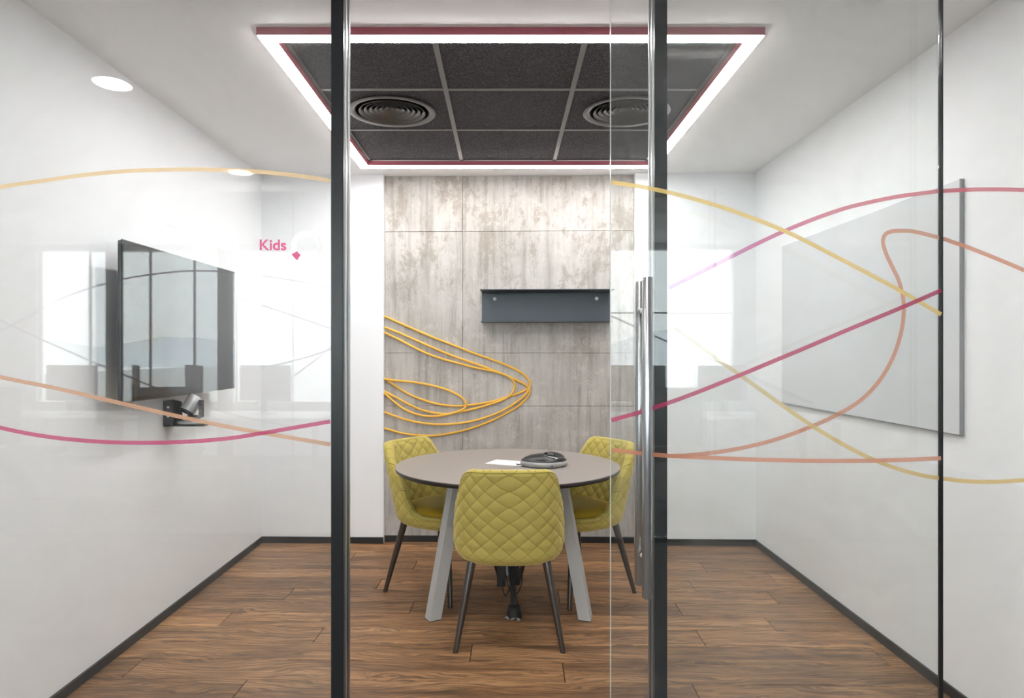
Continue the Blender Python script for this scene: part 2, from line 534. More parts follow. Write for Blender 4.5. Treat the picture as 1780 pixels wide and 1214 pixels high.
# floor: planks as separate boards along x, skewed with the back wall
fl = struct(MB().box(XL - .1, XR + .1, 1.98, 5.0, -0.06, -0.016).build('floor', M['duct']), 'dark smoked oak plank floor of the meeting room', 'floor')
joints = {8: [-0.565, 1.247], 7: [-0.2, 1.60], 6: [-0.73, 1.083], 5: [-1.2, 0.3, 1.473], 4: [-0.49, 0.913], 3: [-1.41, 1.32], 2: [-0.887, 0.925],
          1: [-0.15, 1.663], 0: [-1.586, 0.25], -1: [-1.06, 0.76], -2: [-0.3, 1.1], -3: [-1.2, 0.5], -4: [-0.6, 0.9], 9: [-1.0, 0.7], 10: [-0.2], 11: [0.8]}
PW = 0.1795
sk = math.atan(0.023)
for row in range(-4, 12):
    y0 = 2.758 + row * PW + 0.023 * XR          # line position at x = 0
    edges = [XL - 0.02] + sorted(joints[row]) + [XR + 0.02]
    for a, b in zip(edges, edges[1:]):
        L, cx = b - a, (a + b) / 2
        o = MB().box(-L / 2 + .0011, L / 2 - .0011, -PW / 2 + .0007, PW / 2 - .0007, -0.016, 0, 0.0020).build('plank', M['oak'], fl, (cx, y0 + PW / 2 - 0.023 * cx, random.uniform(-.0004, .0002)))
        o.rotation_euler = (0, 0, -sk)

BH, BT = 0.044, 0.011
struct(MB().box(XL, XL + BT, YP + .06, yb(XL), 0.0005, BH, 0.0015).build('baseboard_left', M['black_trim']), 'black skirting along the television wall', 'baseboard')
struct(MB().box(XR - BT, XR, YP + .06, yb(XR), 0.0005, BH, 0.0015).build('baseboard_right', M['black_trim']), 'black skirting along the whiteboard wall', 'baseboard')
bb = MB()
for xa, xb, dy in ((XL + BT, CL, 0), (CL, CR, REC), (CR, XR - BT, 0)):
    ya, yc = yb(xa) + dy - 0.002, yb(xb) + dy - 0.002
    bb.hexa([(xa, ya - BT, 0.0005), (xb, yc - BT, 0.0005), (xb, yc, 0.0005), (xa, ya, 0.0005)],
            [(xa, ya - BT, BH), (xb, yc - BT, BH), (xb, yc, BH), (xa, ya, BH)])
struct(bb.build('baseboard_back', M['black_trim']), 'black skirting along the back wall and concrete bay', 'baseboard')

# ------------------------------------------------------------------ vinyl stripes on glass
def stripe(pts, depth, mtl, parent, width=0.0122, name='vinyl_stripe', flip=1):
    c = catmull([px(x, y, depth) for x, y in pts], 8)
    n_ = len(c)
    vs, fs, run, acc = [], [], [], [0.0]
    for i in range(1, n_):
        acc.append(acc[-1] + (c[i] - c[i - 1]).length)
    for i, p in enumerate(c):
        t = (c[min(i + 1, n_ - 1)] - c[max(i - 1, 0)]).normalized()
        s = Vector((-t.z, 0, t.x)) * width / 2
        vs += [p + s, p - s]
        run += [acc[i] / acc[-1]] * 2
        if i:
            fs.append((2 * i - 2, 2 * i - 1, 2 * i + 1, 2 * i))
    o = MB().add(vs, fs).build(name, mtl, parent)
    at = o.data.attributes.new('run', 'FLOAT', 'POINT')
    for i, r in enumerate(run):
        at.data[i].value = r
    return o


def pane(x0, x1, y0, y1, z0, z1, parent, name='glass_pane'):
    return MB().box(x0, x1, y0, y1, z0, z1).build(name, M['glass'], parent)


# front glass wall
wf = struct(empty('wall_front', (0, YP, 0)), 'floor-to-ceiling glass partition with slim black posts and coloured stripes', 'glass partition')
wf.location = (0, 0, 0)
PF0, PF1 = 2.03, 2.115
posts = ((-0.515, -0.478), (0.4452, 0.4828))
GZ0, GZ1 = 0.03, 2.52
for x0, x1 in posts:
    MB().box(x0, x1, PF0, PF1, 0, H, 0.0015).build('post', M['frame'], wf)
for x, s in ((-0.478, 1), (0.4452, -1)):
    for yy in (PF0 + 0.024, PF1 - 0.016):
        xa, xb = sorted((x, x + s * 0.003))
        MB().box(xa, xb, yy, yy + 0.008, 0.03, H).build('jamb_strip', M['alu'], wf)
MB().box(XL, XR, PF0, PF1, 2.52, H, 0.001).build('head_rail', M['frame'], wf)
for xa, xb in ((XL, -0.515), (0.4828, XR)):
    MB().box(xa, xb, PF0, PF1, 0.0, 0.03, 0.001).build('sill_rail', M['frame'], wf)
ga, gb = YP - 0.006, YP + 0.006
paneL = pane(XL, -0.515, ga, gb, GZ0, GZ1, wf)
paneM = pane(0.4828, 1.309, ga, gb, GZ0, GZ1, wf)
paneR = pane(1.315, XR, ga, gb, GZ0, GZ1, wf)
MB().box(1.3092, 1.3148, ga - 0.002, gb + 0.002, GZ0, GZ1).build('joint_profile', M['frame'], wf)

V = {
    'sand': vinyl_mat('vinyl_sand', [(232, 204, 156), (230, 202, 158)]),
    'orange': vinyl_mat('vinyl_orange', [(212, 166, 136), (214, 172, 142)]),
    'magenta': vinyl_mat('vinyl_magenta', [(200, 72, 124), (200, 74, 124)]),
    'red_run': vinyl_mat('vinyl_purple_to_red', [(196, 160, 220), (204, 104, 156), (212, 108, 128), (214, 110, 126)]),
    'orange2': vinyl_mat('vinyl_salmon', [(214, 146, 118), (216, 152, 126)]),
    'yellow': vinyl_mat('vinyl_yellow', [(224, 218, 206), (228, 202, 134), (224, 192, 118)]),
    'yellow_d': vinyl_mat('vinyl_straw', [(236, 206, 130), (226, 198, 126)]),
    'magenta_d': vinyl_mat('vinyl_berry', [(196, 76, 118), (180, 54, 98)]),
    'grey': vinyl_mat('vinyl_plum', [(90, 70, 110), (110, 80, 120)], 0.9),
}
dS = ga - 0.0008
stripe([(-70, 337), (0, 325), (70, 315), (150, 304), (230, 297), (330, 294.5), (400, 296), (455, 299), (520, 306), (574, 314)], dS, V['sand'], paneL)
stripe([(-70, 642), (0, 656), (100, 676), (200, 699), (300, 722), (400, 743), (480, 757), (574, 773)], dS - 0.0004, V['orange'], paneL)
stripe([(-70, 728), (0, 744), (60, 756), (120, 764), (190, 769), (260, 770), (330, 768), (400, 762), (470, 751), (574, 733)], dS - 0.0008, V['magenta'], paneL)
xj = 1637
R1 = [(1163, 501), (1215, 475), (1270, 447), (1320, 422), (1370, 399), (1420, 379), (1470, 362), (1515, 351), (1560, 342), (1600, 336.5), (xj - 2, 332)]
stripe(R1, dS, V['red_run'], paneM)
stripe([(xj + 2, 332), (1670, 330.5), (1700, 329.5), (1740, 329.5), (1780, 330.5), (1850, 334)], dS, vinyl_mat('vinyl_red', [(214, 110, 126), (212, 106, 122)]), paneR)
stripe([(1163, 793), (1200, 791.5), (1250, 786), (1300, 777), (1350, 764), (1400, 746), (1450, 724), (1495, 697), (1528, 663), (1552, 622), (1566, 580), (1571, 545), (1570, 520),
        (1563, 490), (1553, 468), (1541, 443), (1535, 422), (1538, 409), (1548, 403), (1563, 401.5), (1590, 403), (xj - 2, 414)], dS - 0.0004, V['orange2'], paneM)
stripe([(xj + 2, 415), (1690, 433), (1740, 453), (1780, 470), (1840, 498)], dS - 0.0004, V['orange2'], paneR)
stripe([(1163, 562), (1200, 590), (1250, 627), (1300, 662), (1350, 698), (1400, 733), (1450, 764), (1500, 791), (1550, 812), (1600, 826), (xj - 2, 832)], dS - 0.0008, V['yellow'], paneM)
stripe([(xj + 2, 832.5), (1680, 837), (1730, 838), (1780, 835), (1840, 829)], dS - 0.0008, vinyl_mat('vinyl_honey', [(224, 192, 118), (226, 194, 124)]), paneR)

# lettering and ring emblem on the left pane
txt = bpy.data.curves.new('lettering', 'FONT')
txt.body = 'Kids'
to = bpy.data.objects.new('lettering_source', txt)
C.objects.link(to)
bpy.context.view_layer.update()
me = bpy.data.meshes.new_from_object(to.evaluated_get(bpy.context.evaluated_depsgraph_get()))
C.objects.unlink(to)
bpy.data.objects.remove(to)
xs_ = [v.co.x for v in me.vertices]
ys_ = [v.co.y for v in me.vertices]
mnx, mxx, mny, mxy = min(xs_), max(xs_), min(ys_), max(ys_)
pa, pb = px(452, 435, dS), px(497, 417, dS)
for v in me.vertices:
    v.co = Vector((pa.x + (v.co.x - mnx) / (mxx - mnx) * (pb.x - pa.x), dS, pa.z + (v.co.y - mny) / (mxy - mny) * (pb.z - pa.z)))
# bolder strokes: push the outline outwards a little
M['pink_vinyl'] = vinyl_mat('vinyl_pink', [(222, 100, 150), (222, 100, 150)], 0.95)
M['white_vinyl'] = vinyl_mat('vinyl_white', [(253, 253, 253), (253, 253, 253)], 0.92)
bm = bmesh.new()
bm.from_mesh(me)
bmesh.ops.remove_doubles(bm, verts=bm.verts, dist=1e-6)
moves = {}
for e in bm.edges:
    if len(e.link_faces) == 1:
        cf = e.link_faces[0].calc_center_median()
        d_ = (e.verts[1].co - e.verts[0].co)
        nn = Vector((-d_.z, 0, d_.x)).normalized()
        l = e.link_loops[0]
        dl = l.link_loop_next.vert.co - l.vert.co
        fn = e.link_faces[0].normal
        out = dl.cross(fn).normalized()
        for v in e.verts:
            moves.setdefault(v, []).append(out)
for v, ns in moves.items():
    s_ = sum(ns, Vector())
    if s_.length > 1e-6:
        v.co += s_.normalized() * 0.0013
bm.to_mesh(me)
bm.free()
me.materials.clear()
me.materials.append(M['pink_vinyl'])
lo = bpy.data.objects.new('lettering', me)
C.objects.link(lo)
lo.parent = paneL
lo['label'] = 'pink vinyl lettering reading Kids'


def wedge(a0, a1, r0, r1, c, mtl, name, parent, n_=8):
    vs, fs = [], []
    for i in range(n_ + 1):
        a = a0 + (a1 - a0) * i / n_
        for r in (r0, r1):
            vs.append(px(c[0] + r * math.cos(a), c[1] - r * math.sin(a), dS))
        if i:
            fs.append((2 * i - 2, 2 * i - 1, 2 * i + 1, 2 * i))
    return MB().add(vs, fs).build(name, mtl, parent)


rc = (533, 428)
a_p = math.radians(222)
nseg = 14
for i in range(nseg):
    a0 = a_p - PI / nseg + 2 * PI * i / nseg
    if i == 0:
        wedge(a0 - 0.02, a0 + 2 * PI / nseg + 0.02, 18.5, 29.5, rc, M['pink_vinyl'], 'emblem_segment', paneL)['label'] = 'pink segment of the ring emblem'
    else:
        wedge(a0 + 0.012, a0 + 2 * PI / nseg - 0.012, 17.2, 27.3, rc, M['white_vinyl'], 'emblem_segment', paneL)

# sliding glass door, parked half open on the corridor side
dr = struct(empty('door_1', (0.79, 1.991, 0)), 'frameless sliding glass door with tall steel pull handle, parked half open', 'door')
dr.location = (0, 0, 0)
da, db = 1.985, 1.997
doorp = pane(0.3086, 1.268, da, db, 0.012, 2.50, dr)
MB().box(0.3074, 0.3086, da, db, 0.012, 2.50).build('polished_edge', M['glass_edge'], dr)
MB().box(1.268, 1.2715, da - .001, db + .001, 0.012, 2.50).build('edge_seal', M['frame'], dr)
for xh in (0.45, 1.12):
    MB().box(xh - 0.05, xh + 0.05, da - 0.012, db + 0.012, 2.43, 2.53, 0.002).build('roller_clamp', M['steel'], dr)
MB().box(-0.55, 1.72, 1.975, 2.029, 2.53, 2.575, 0.002).build('slide_track', M['frame'], dr)
for yy, xx in ((1.935, 0.4035), (2.047, 0.4040)):
    hb = MB().lathe([(0.0, 0.654), (0.0135, 0.654), (0.015, 0.656), (0.015, 1.559), (0.0135, 1.561), (0.0, 1.561)], 28, Matrix.Translation((xx, yy, 0))).build('handle_bar', M['steel'], dr)
for zz in (1.468, 0.758):
    MB().tube([(0.4037, 1.935, zz), (0.4037, 1.972, zz), (0.4037, 1.984, zz)], [0.0095, 0.0095, 0.012], 16).build('handle_standoff', M['steel'], dr)
    MB().tube([(0.4040, 1.998, zz), (0.4040, 2.008, zz), (0.4040, 2.047, zz)], [0.012, 0.0095, 0.0095], 16).build('handle_standoff', M['steel'], dr)
dD = da - 0.0008
stripe([(1063, 317), (1110, 324), (1160, 334), (1210, 347), (1260, 362), (1310, 380), (1360, 400), (1410, 424), (1460, 450), (1510, 476), (1560, 503), (1600, 526), (1636, 547)], dD, V['yellow_d'], doorp)
stripe([(1063, 731), (1135, 710), (1210, 683), (1280, 655), (1340, 630), (1400, 605), (1480, 571), (1560, 538), (1636, 505)], dD - .0004, V['magenta_d'], doorp)
stripe([(1063, 782), (1110, 788), (1160, 792.5), (1230, 796), (1300, 799), (1360, 800.5), (1420, 801.5), (1480, 801.5), (1530, 801), (1580, 799.5), (1636, 797)], dD - .0008, V['orange2'], doorp)

# ------------------------------------------------------------------ ceiling light frame
lt = tag(empty('ceiling_light', ((LX0 + LX1) / 2, (LY0 + LY1) / 2, H)), 'square crimson-sided frame of white LED light around the dark ceiling tiles', 'ceiling light')
ox, oy = lt.location.x, lt.location.y
oc = [(LX0, LY0), (LX1, LY0), (LX1, LY1), (LX0, LY1)]
ic = [(ix0, iy0), (ix1, iy0), (ix1, iy1), (ix0, iy1)]
for i in range(4):
    j = (i + 1) % 4
    for nm, za, zc, mm, g in (('profile', -0.030, 0.0, M['red'], 0.0), ('diffuser', -0.034, -0.030, M['led'], 0.003)):
        def q(pt, s):
            x = pt[0] - ox
            y = pt[1] - oy
            return (x - math.copysign(g, x) * s, y - math.copysign(g, y) * s)
        P = [q(oc[i], 1), q(oc[j], 1), q(ic[j], -1), q(ic[i], -1)]
        MB().hexa([(a, b, za) for a, b in P], [(a, b, zc) for a, b in P]).build(nm, mm, lt)

# round air diffusers
def diffuser(loc, label):
    t = tag(empty('air_diffuser', loc), label, 'air vent', 'round air diffusers in the dark ceiling')
    MB().lathe([(0.186, 0.004), (0.196, -0.003), (0.222, -0.006), (0.225, -0.003), (0.222, 0.004)], 64, closed=True).build('outer_ring', M['diffuser'], t)
    MB().lathe([(0.0, 0.10), (0.19, 0.10), (0.19, 0.004)], 48).build('duct_throat', M['duct'], t)
    for k in range(6):
        r = 0.172 - k * 0.0265
        zz = -0.004 + 0.0035 * k
        MB().lathe([(r, zz), (r - 0.001, zz - 0.002), (r - 0.022, zz + 0.022), (r - 0.0205, zz + 0.024)], 64, closed=True).build('louvre_ring', M['diffuser'], t)
    MB().lathe([(0.0, 0.016), (0.018, 0.020), (0.004, 0.045), (0.0, 0.045)], 32).build('centre_cone', M['diffuser'], t)
    return t
diffuser((-0.584, 3.562, H - 0.002), 'round grey louvred air diffuser nearer the television wall')
diffuser((0.634, 3.562, H - 0.002), 'round grey louvred air diffuser nearer the whiteboard wall')

# ------------------------------------------------------------------ table
TX, TY, TR, TH = 0.017, 3.70, 0.60, 0.742
tb = tag(empty('round_table', (TX, TY, 0)), 'round taupe meeting table with thin black edge and grey splayed legs', 'table')
MB().lathe([(0.0, TH), (TR - 0.0015, TH), (TR, TH - 0.0015), (TR - 0.001, TH - 0.004), (TR - 0.003, TH - 0.004), (0.0, TH - 0.004)], 128).build('table_top', M['table_top'], tb)
for p_ in tb.children[0].data.polygons:
    p_.use_smooth = False
MB().lathe([(TR - 0.003, TH - 0.004), (TR - 0.001, TH - 0.004), (TR - 0.001, TH - 0.017), (TR - 0.014, TH - 0.026), (0.0, TH - 0.026), (0.0, TH - 0.02)], 128).build('table_edge', M['table_edge'], tb)
LS = 0.031
def leg(bx, by, tx, ty, ang):
    c, s = math.cos(ang), math.sin(ang)
    def sq(cx, cy, z):
        return [(cx + c * u - s * v, cy + s * u + c * v, z) for u, v in ((-LS, -LS), (LS, -LS), (LS, LS), (-LS, LS))]
    MB().hexa(sq(bx, by, 0.004), sq(tx, ty, TH - 0.045)).build('leg', M['table_leg'], tb)
    MB().hexa(sq(bx, by, 0.0), sq(bx, by, 0.004)).build('foot_pad', M['rubber'], tb)
# three splayed legs on a star of rails
leg(-0.378, -0.245, -0.262, -0.165, math.radians(30))
leg(0.392, -0.245, 0.272, -0.165, math.radians(-16))
leg(0.010, 0.445, 0.005, 0.315, math.radians(7))
for ex, ey in ((-0.262, -0.165), (0.272, -0.165), (0.005, 0.315)):
    a_ = math.atan2(ey, ex)
    MB().box(0.0, math.hypot(ex, ey) + 0.03, -0.025, 0.025, TH - 0.048, TH - 0.0265, 0.002, Matrix.Rotation(a_, 4, 'Z')).build('under_rail', M['table_leg'], tb)

# cable bundle hanging to a floor outlet
cbn = tag(empty('cable_bundle', (0.035, 3.47, 0)), 'tangle of black cables and power box hanging under the round table to the floor', 'cables')
bx_ = cbn.location
random.seed(3)
for k in range(7):
    a = k * 0.9
    r = 0.011
    pts = [(-0.02 + 0.05 * math.cos(a), 0.28 + 0.04 * math.sin(a), TH - 0.052), (-0.03 + 0.03 * math.cos(a), 0.26 + 0.03 * math.sin(a), 0.5),
           (-0.012 + r * math.cos(a), 0.20 + r * math.sin(a), 0.30), (0.002 + r * math.cos(a + 1), 0.12 + r * math.sin(a + 1), 0.19),
           (0.012 + r * math.cos(a + 2), 0.05 + r * math.sin(a + 2), 0.09), (0.015 + 1.6 * r * math.cos(a + 2), 0.01 + 1.6 * r * math.sin(a + 2), 0.004)]
    MB().tube(catmull(pts, 6), 0.0065, 8).build('cable', M['rubber'], cbn)
for k in range(3):
    a = 2.0 * k
    pts = [(0.0, 0.24, 0.40), (0.05 * math.cos(a), 0.2 + 0.03 * math.sin(a), 0.24), (0.06 * math.cos(a + .4), 0.16, 0.12), (0.03 * math.cos(a + 1), 0.12, 0.07), (0.0, 0.10, 0.14)]
    MB().tube(catmull(pts, 6), 0.003, 6).build('cable', M['rubber'], cbn)
MB().box(-0.075, -0.028, 0.17, 0.25, 0.10, 0.40, 0.003).build('power_box', M['black_plastic'], cbn)
MB().box(0.012, 0.045, 0.19, 0.26, 0.10, 0.40, 0.003).build('power_box', M['black_plastic'], cbn)
MB().lathe([(0.0, 0.06), (0.030, 0.058), (0.036, 0.03), (0.040, 0.002)], 20, Matrix.Translation((0.014, 0.012, 0))).build('cable_sleeve', M['rubber'], cbn)
for k, (a, l_) in enumerate(((3.35, 0.050), (3.75, 0.034), (4.5, 0.030), (5.2, 0.044))):
    o = MB().box(0.020, 0.020 + l_, -0.010, 0.010, 0.0, 0.002, 0.0008).build('tape_strip', M['loop'], cbn, (0.014, 0.012, 0.030))
    o.rotation_euler = (0.3 * (-1) ** k, 0.55, a)

# ------------------------------------------------------------------ quilted chairs
AW = [(0.34, 0.250), (0.42, 0.260), (0.50, 0.262), (0.61, 0.256), (0.72, 0.246), (0.83, 0.238)]
RIM = [(0, .832), (34, .832), (43, .824), (50, .804), (56, .766), (62, .724), (68, .688), (73, .650), (78, .595), (83, .525), (88, .475), (95, .455), (180, .450)]
def plan(ph, z, inset=0.0):
    c, s = math.cos(ph), math.sin(ph)
    ns = 2.7 + 1.1 * min(1, max(0, (z - 0.5) / 0.25))
    f = lambda v: math.copysign(abs(v) ** (2 / ns), v)
    a = lerp_table(AW, z) - inset
    b = 0.245 - inset
    lean = -0.080 * max(0.0, (z - 0.46) / 0.37)
    return Vector((a * f(s), -b * f(c) + lean * max(0.0, min(1.0, 0.5 + c)), z))


def make_shell(name, parent):
    NP = 321
    # even spacing by arc length at reference height
    ref = [plan(-PI + 2 * PI * i / 2000, 0.5) for i in range(2001)]
    arc = [0.0]
    for i in range(2000):
        arc.append(arc[-1] + (ref[i + 1] - ref[i]).length)
    T = arc[-1]
    ang, us = [], []
    k = 0
    for i in range(NP):
        t = T * i / (NP - 1)
        while k < 1999 and arc[k + 1] < t:
            k += 1
        ang.append(-PI + 2 * PI * (k + (t - arc[k]) / (arc[k + 1] - arc[k])) / 2000)
        us.append(t - T / 2)
    qw, qh = T / 20.0, 0.074
    def quilt(u, v):
        a = u / qw + v / qh
        b = u / qw - v / qh
        return (abs(math.sin(PI * a)) * abs(math.sin(PI * b))) ** 0.34
    rows_out, rows_in = 84, 60
    quv = []
    TH_ = 0.042
    prof = [(0.10, 0.362), (0.45, 0.364), (0.66, 0.368), (0.80, 0.377), (0.89, 0.390), (0.95, 0.406), (0.985, 0.424)]
    verts, ring_n = [], 0
    for (sc, z) in prof:
        for i in range(NP):
            p = plan(ang[i], 0.45) * sc
            verts.append(Vector((p.x, p.y, z)))
            quv.append((us[i], z - 0.44 - (1 - sc) * 0.2))
        ring_n += 1
    def nrm(ph, z):
        d = plan(ph + 0.02, z) - plan(ph - 0.02, z)
        return Vector((-d.y, d.x, 0)).normalized() * -1
    zl = 0.440
    for j in range(rows_out):
        t = j / (rows_out - 1)
        for i in range(NP):
            h = lerp_table(RIM, abs(math.degrees(ang[i])))
            z1 = max(h - 0.012, zl + 0.0005)
            z = zl + (z1 - zl) * t
            p = plan(ang[i], z)
            n_ = nrm(ang[i], z)
            fade = min(1, (z1 - z) / 0.012 + 0.15) * min(1, 0.3 + t * 8)
            verts.append(p + n_ * (0.0095 * quilt(us[i], z - 0.44) * fade - 0.004))
            quv.append((us[i], z - 0.44))
        ring_n += 1
    for kk in range(1, 6):                           # rounded rim
        a = PI * kk / 6
        for i in range(NP):
            h = lerp_table(RIM, abs(math.degrees(ang[i])))
            z1 = max(h - 0.012, zl + 0.0005)
            p = plan(ang[i], z1, TH_ / 2)
            n_ = nrm(ang[i], z1)
            verts.append(p + n_ * (TH_ / 2 * math.cos(a)) + Vector((0, 0, 0.013 * math.sin(a))))
            quv.append((us[i], z1 - 0.44 + 0.02 * kk / 6))
        ring_n += 1
    for j in range(rows_in):
        t = j / (rows_in - 1)
        for i in range(NP):
            h = lerp_table(RIM, abs(math.degrees(ang[i])))
            z1 = max(h - 0.012, zl + 0.0005)
            z = z1 + (0.434 - z1) * t
            p = plan(ang[i], max(z, 0.44), TH_)
            n_ = nrm(ang[i], max(z, 0.44))
            fade = min(1, (z1 - z) / 0.012 + 0.1)
            verts.append(p - n_ * (0.0085 * quilt(us[i], z - 0.44) * fade - 0.004))
            quv.append((us[i], z - 0.44))
        ring_n += 1
    fs = []
    for r in range(ring_n - 1):
        for i in range(NP - 1):
            j = i + 1
            fs.append((r * NP + i, r * NP + j, (r + 1) * NP + j, (r + 1) * NP + i))
    fs.append(tuple(range(NP - 2, -1, -1)))
    sh = MB().add(verts, fs, True).build(name, M['velvet'], parent)
    at = sh.data.attributes.new('quilt', 'FLOAT_VECTOR', 'POINT')
    for i, (u, v) in enumerate(quv):
        at.data[i].vector = (u / qw + v / qh, u / qw - v / qh, 0)
    # piping runs round the outer rim
    ring = []
    for i in range(0, NP, 2):
        h = lerp_table(RIM, abs(math.degrees(ang[i])))
        z1 = max(h - 0.012, zl + 0.0005)
        ring.append(plan(ang[i], z1) + nrm(ang[i], z1) * 0.0005 + Vector((0, 0, 0.003)))
    ring.append(ring[0])
    MB().tube(ring, 0.0026, 6, caps=False).build('piping', M['piping'], sh)
    return sh


def make_chair():
    t = empty('dining_chair')
    make_shell('shell', t)
    # seat cushion
    vs, fs = [], []
    NP = 72
    prof = [(0.0, 0.500), (0.3, 0.500), (0.6, 0.498), (0.82, 0.492), (0.93, 0.484), (0.985, 0.472), (1.0, 0.460), (0.985, 0.446), (0.9, 0.442)]
    for sc, z in prof:
        for i in range(NP):
            ph = 2 * PI * i / NP
            p = plan(ph, 0.45, 0.036)
            f_ = 1.0 + 0.10 * max(0, -math.cos(ph))
            vs.append((p.x * sc, (p.y + (0.024 if p.y > 0.1 else 0.0) * max(0, (p.y - 0.1) / 0.1)) * sc, z))
    for r in range(len(prof) - 1):
        for i in range(NP):
            j = (i + 1) % NP
            fs.append((r * NP + i, (r + 1) * NP + i, (r + 1) * NP + j, r * NP + j))
    cu = recalc(MB().add(vs, fs, True).build('seat_cushion', M['velvet_seat'], t))
    for sx in (-1, 1):
        for sy, fy, ty in ((-1, -0.232, -0.145), (1, 0.228, 0.15)):
            top = Vector((sx * 0.168, ty, 0.41))
            foot = Vector((sx * 0.241, fy, 0.0))
            d = (foot - top).normalized()
            lg = MB().tube([top, top + (foot - top) * 0.1, foot], [0.0205, 0.020, 0.0125], 20)
            lg = lg.build('leg', M['leg_dark'], t)
            for v in lg.data.vertices:                # flat on the floor
                if v.co.z < 0.02:
                    v.co.z = 0.002
            MB().lathe([(0.0, 0.0), (0.0115, 0.0), (0.0125, 0.003)], 16, Matrix.Translation(foot)).build('glide', M['rubber'], lg)
    return t


def copy_tree(o, parent=None):
    c = o.copy()
    C.objects.link(c)
    c.parent = parent
    for ch in o.children:
        copy_tree(ch, c)
    return c


ch0 = make_chair()
chairs = [(ch0, (0.021, 3.305), 0.0, 'yellow quilted velvet chair in front of the table, its back to the glass'),
          (None, (-0.347, 3.938), -math.atan2(0.84, -0.54), 'yellow quilted velvet chair behind the table on the yellow rope side'),
          (None, (0.402, 3.912), math.atan2(0.84, -0.54), 'yellow quilted velvet chair behind the table seen partly through the glass door')]
for o, (x, y), rz, lab in chairs:
    o = o or copy_tree(ch0)
    o.location = (x, y, 0)
    o.rotation_euler = (0, 0, rz)
    tag(o, lab, 'chair', 'quilted velvet chairs around the table')

# ------------------------------------------------------------------ on the table
def lens(a, b, z, n_=64, e=1.75):
    return [Vector((a * math.copysign(abs(math.cos(2 * PI * i / n_)) ** (2 / e), math.cos(2 * PI * i / n_)),
                    b * math.copysign(abs(math.sin(2 * PI * i / n_)) ** (2 / e), math.sin(2 * PI * i / n_)), z)) for i in range(n_)]


def loft(rings):
    n_ = len(rings[0])
    vs = [p for r in rings for p in r]
    fs = [(r * n_ + i, r * n_ + (i + 1) % n_, (r + 1) * n_ + (i + 1) % n_, (r + 1) * n_ + i) for r in range(len(rings) - 1) for i in range(n_)]
    mb = MB().add(vs, fs, True)
    mb.add(rings[0], [tuple(range(n_ - 1, -1, -1))])
    mb.add(rings[-1], [tuple(range(n_))])
    return mb


ph = tag(empty('conference_phone', (0.211, 3.655, TH), math.radians(4)), 'black domed conference speakerphone with silver base on the round table', 'speakerphone')
loft([lens(.108, .088, 0.0005), lens(.120, .100, .004), lens(.127, .106, .016), lens(.127, .106, .026), lens(.124, .103, .030)]).build('base', M['silver'], ph)
loft([lens(.123, .102, .030), lens(.120, .099, .036), lens(.104, .086, .046), lens(.080, .068, .055), lens(.05, .045, .061), lens(.02, .02, .063)]).build('dome', M['black_plastic'], ph)
tilt = Matrix.Translation((0.048, -0.030, 0.0535)) @ Matrix.Rotation(math.radians(17), 4, 'X') @ Matrix.Rotation(math.radians(8), 4, 'Y')
con = MB().lathe([(0.0, 0.009), (0.042, 0.008), (0.050, 0.004), (0.052, -0.01)], 40, tilt @ Matrix.Diagonal((1.15, 1, 1, 1))).build('control_panel', M['gloss_black'], ph)
MB().box(-0.034, 0.000, -0.008, 0.022, 0.0085, 0.0105, 0.0005, tilt).build('display', M['dark_grey'], con)
for r in range(4):
    for c_ in range(3):
        MB().box(0.008 + c_ * 0.0125, 0.017 + c_ * 0.0125, 0.018 - r * 0.0105, 0.0245 - r * 0.0105, 0.0085, 0.0105, 0.0006, tilt).build('key', M['dark_grey'], con)
MB().box(0.008, 0.034, -0.1005, -0.0915, 0.010, 0.020, 0.001).build('connector', M['black_plastic'], ph)

sheet = MB().box(-0.105, 0.105, -0.075, 0.075, 0, 0.0012).build('paper_sheet', M['paper'], None, (0.02, 3.745, TH + 0.0004))
sheet.rotation_euler = (0, 0, math.radians(-24))
tag(sheet, 'white sheet of paper lying on the table beside the speakerphone', 'paper')
cable = MB().tube(catmull([(0.112, 3.645, TH + .02), (0.09, 3.64, TH + .012), (0.07, 3.66, TH + .005), (0.065, 3.69, TH + .0045)], 6), 0.0028, 8).build('cable_stub', M['rubber'])
tag(cable, 'short black cable between the paper and the speakerphone', 'cable')

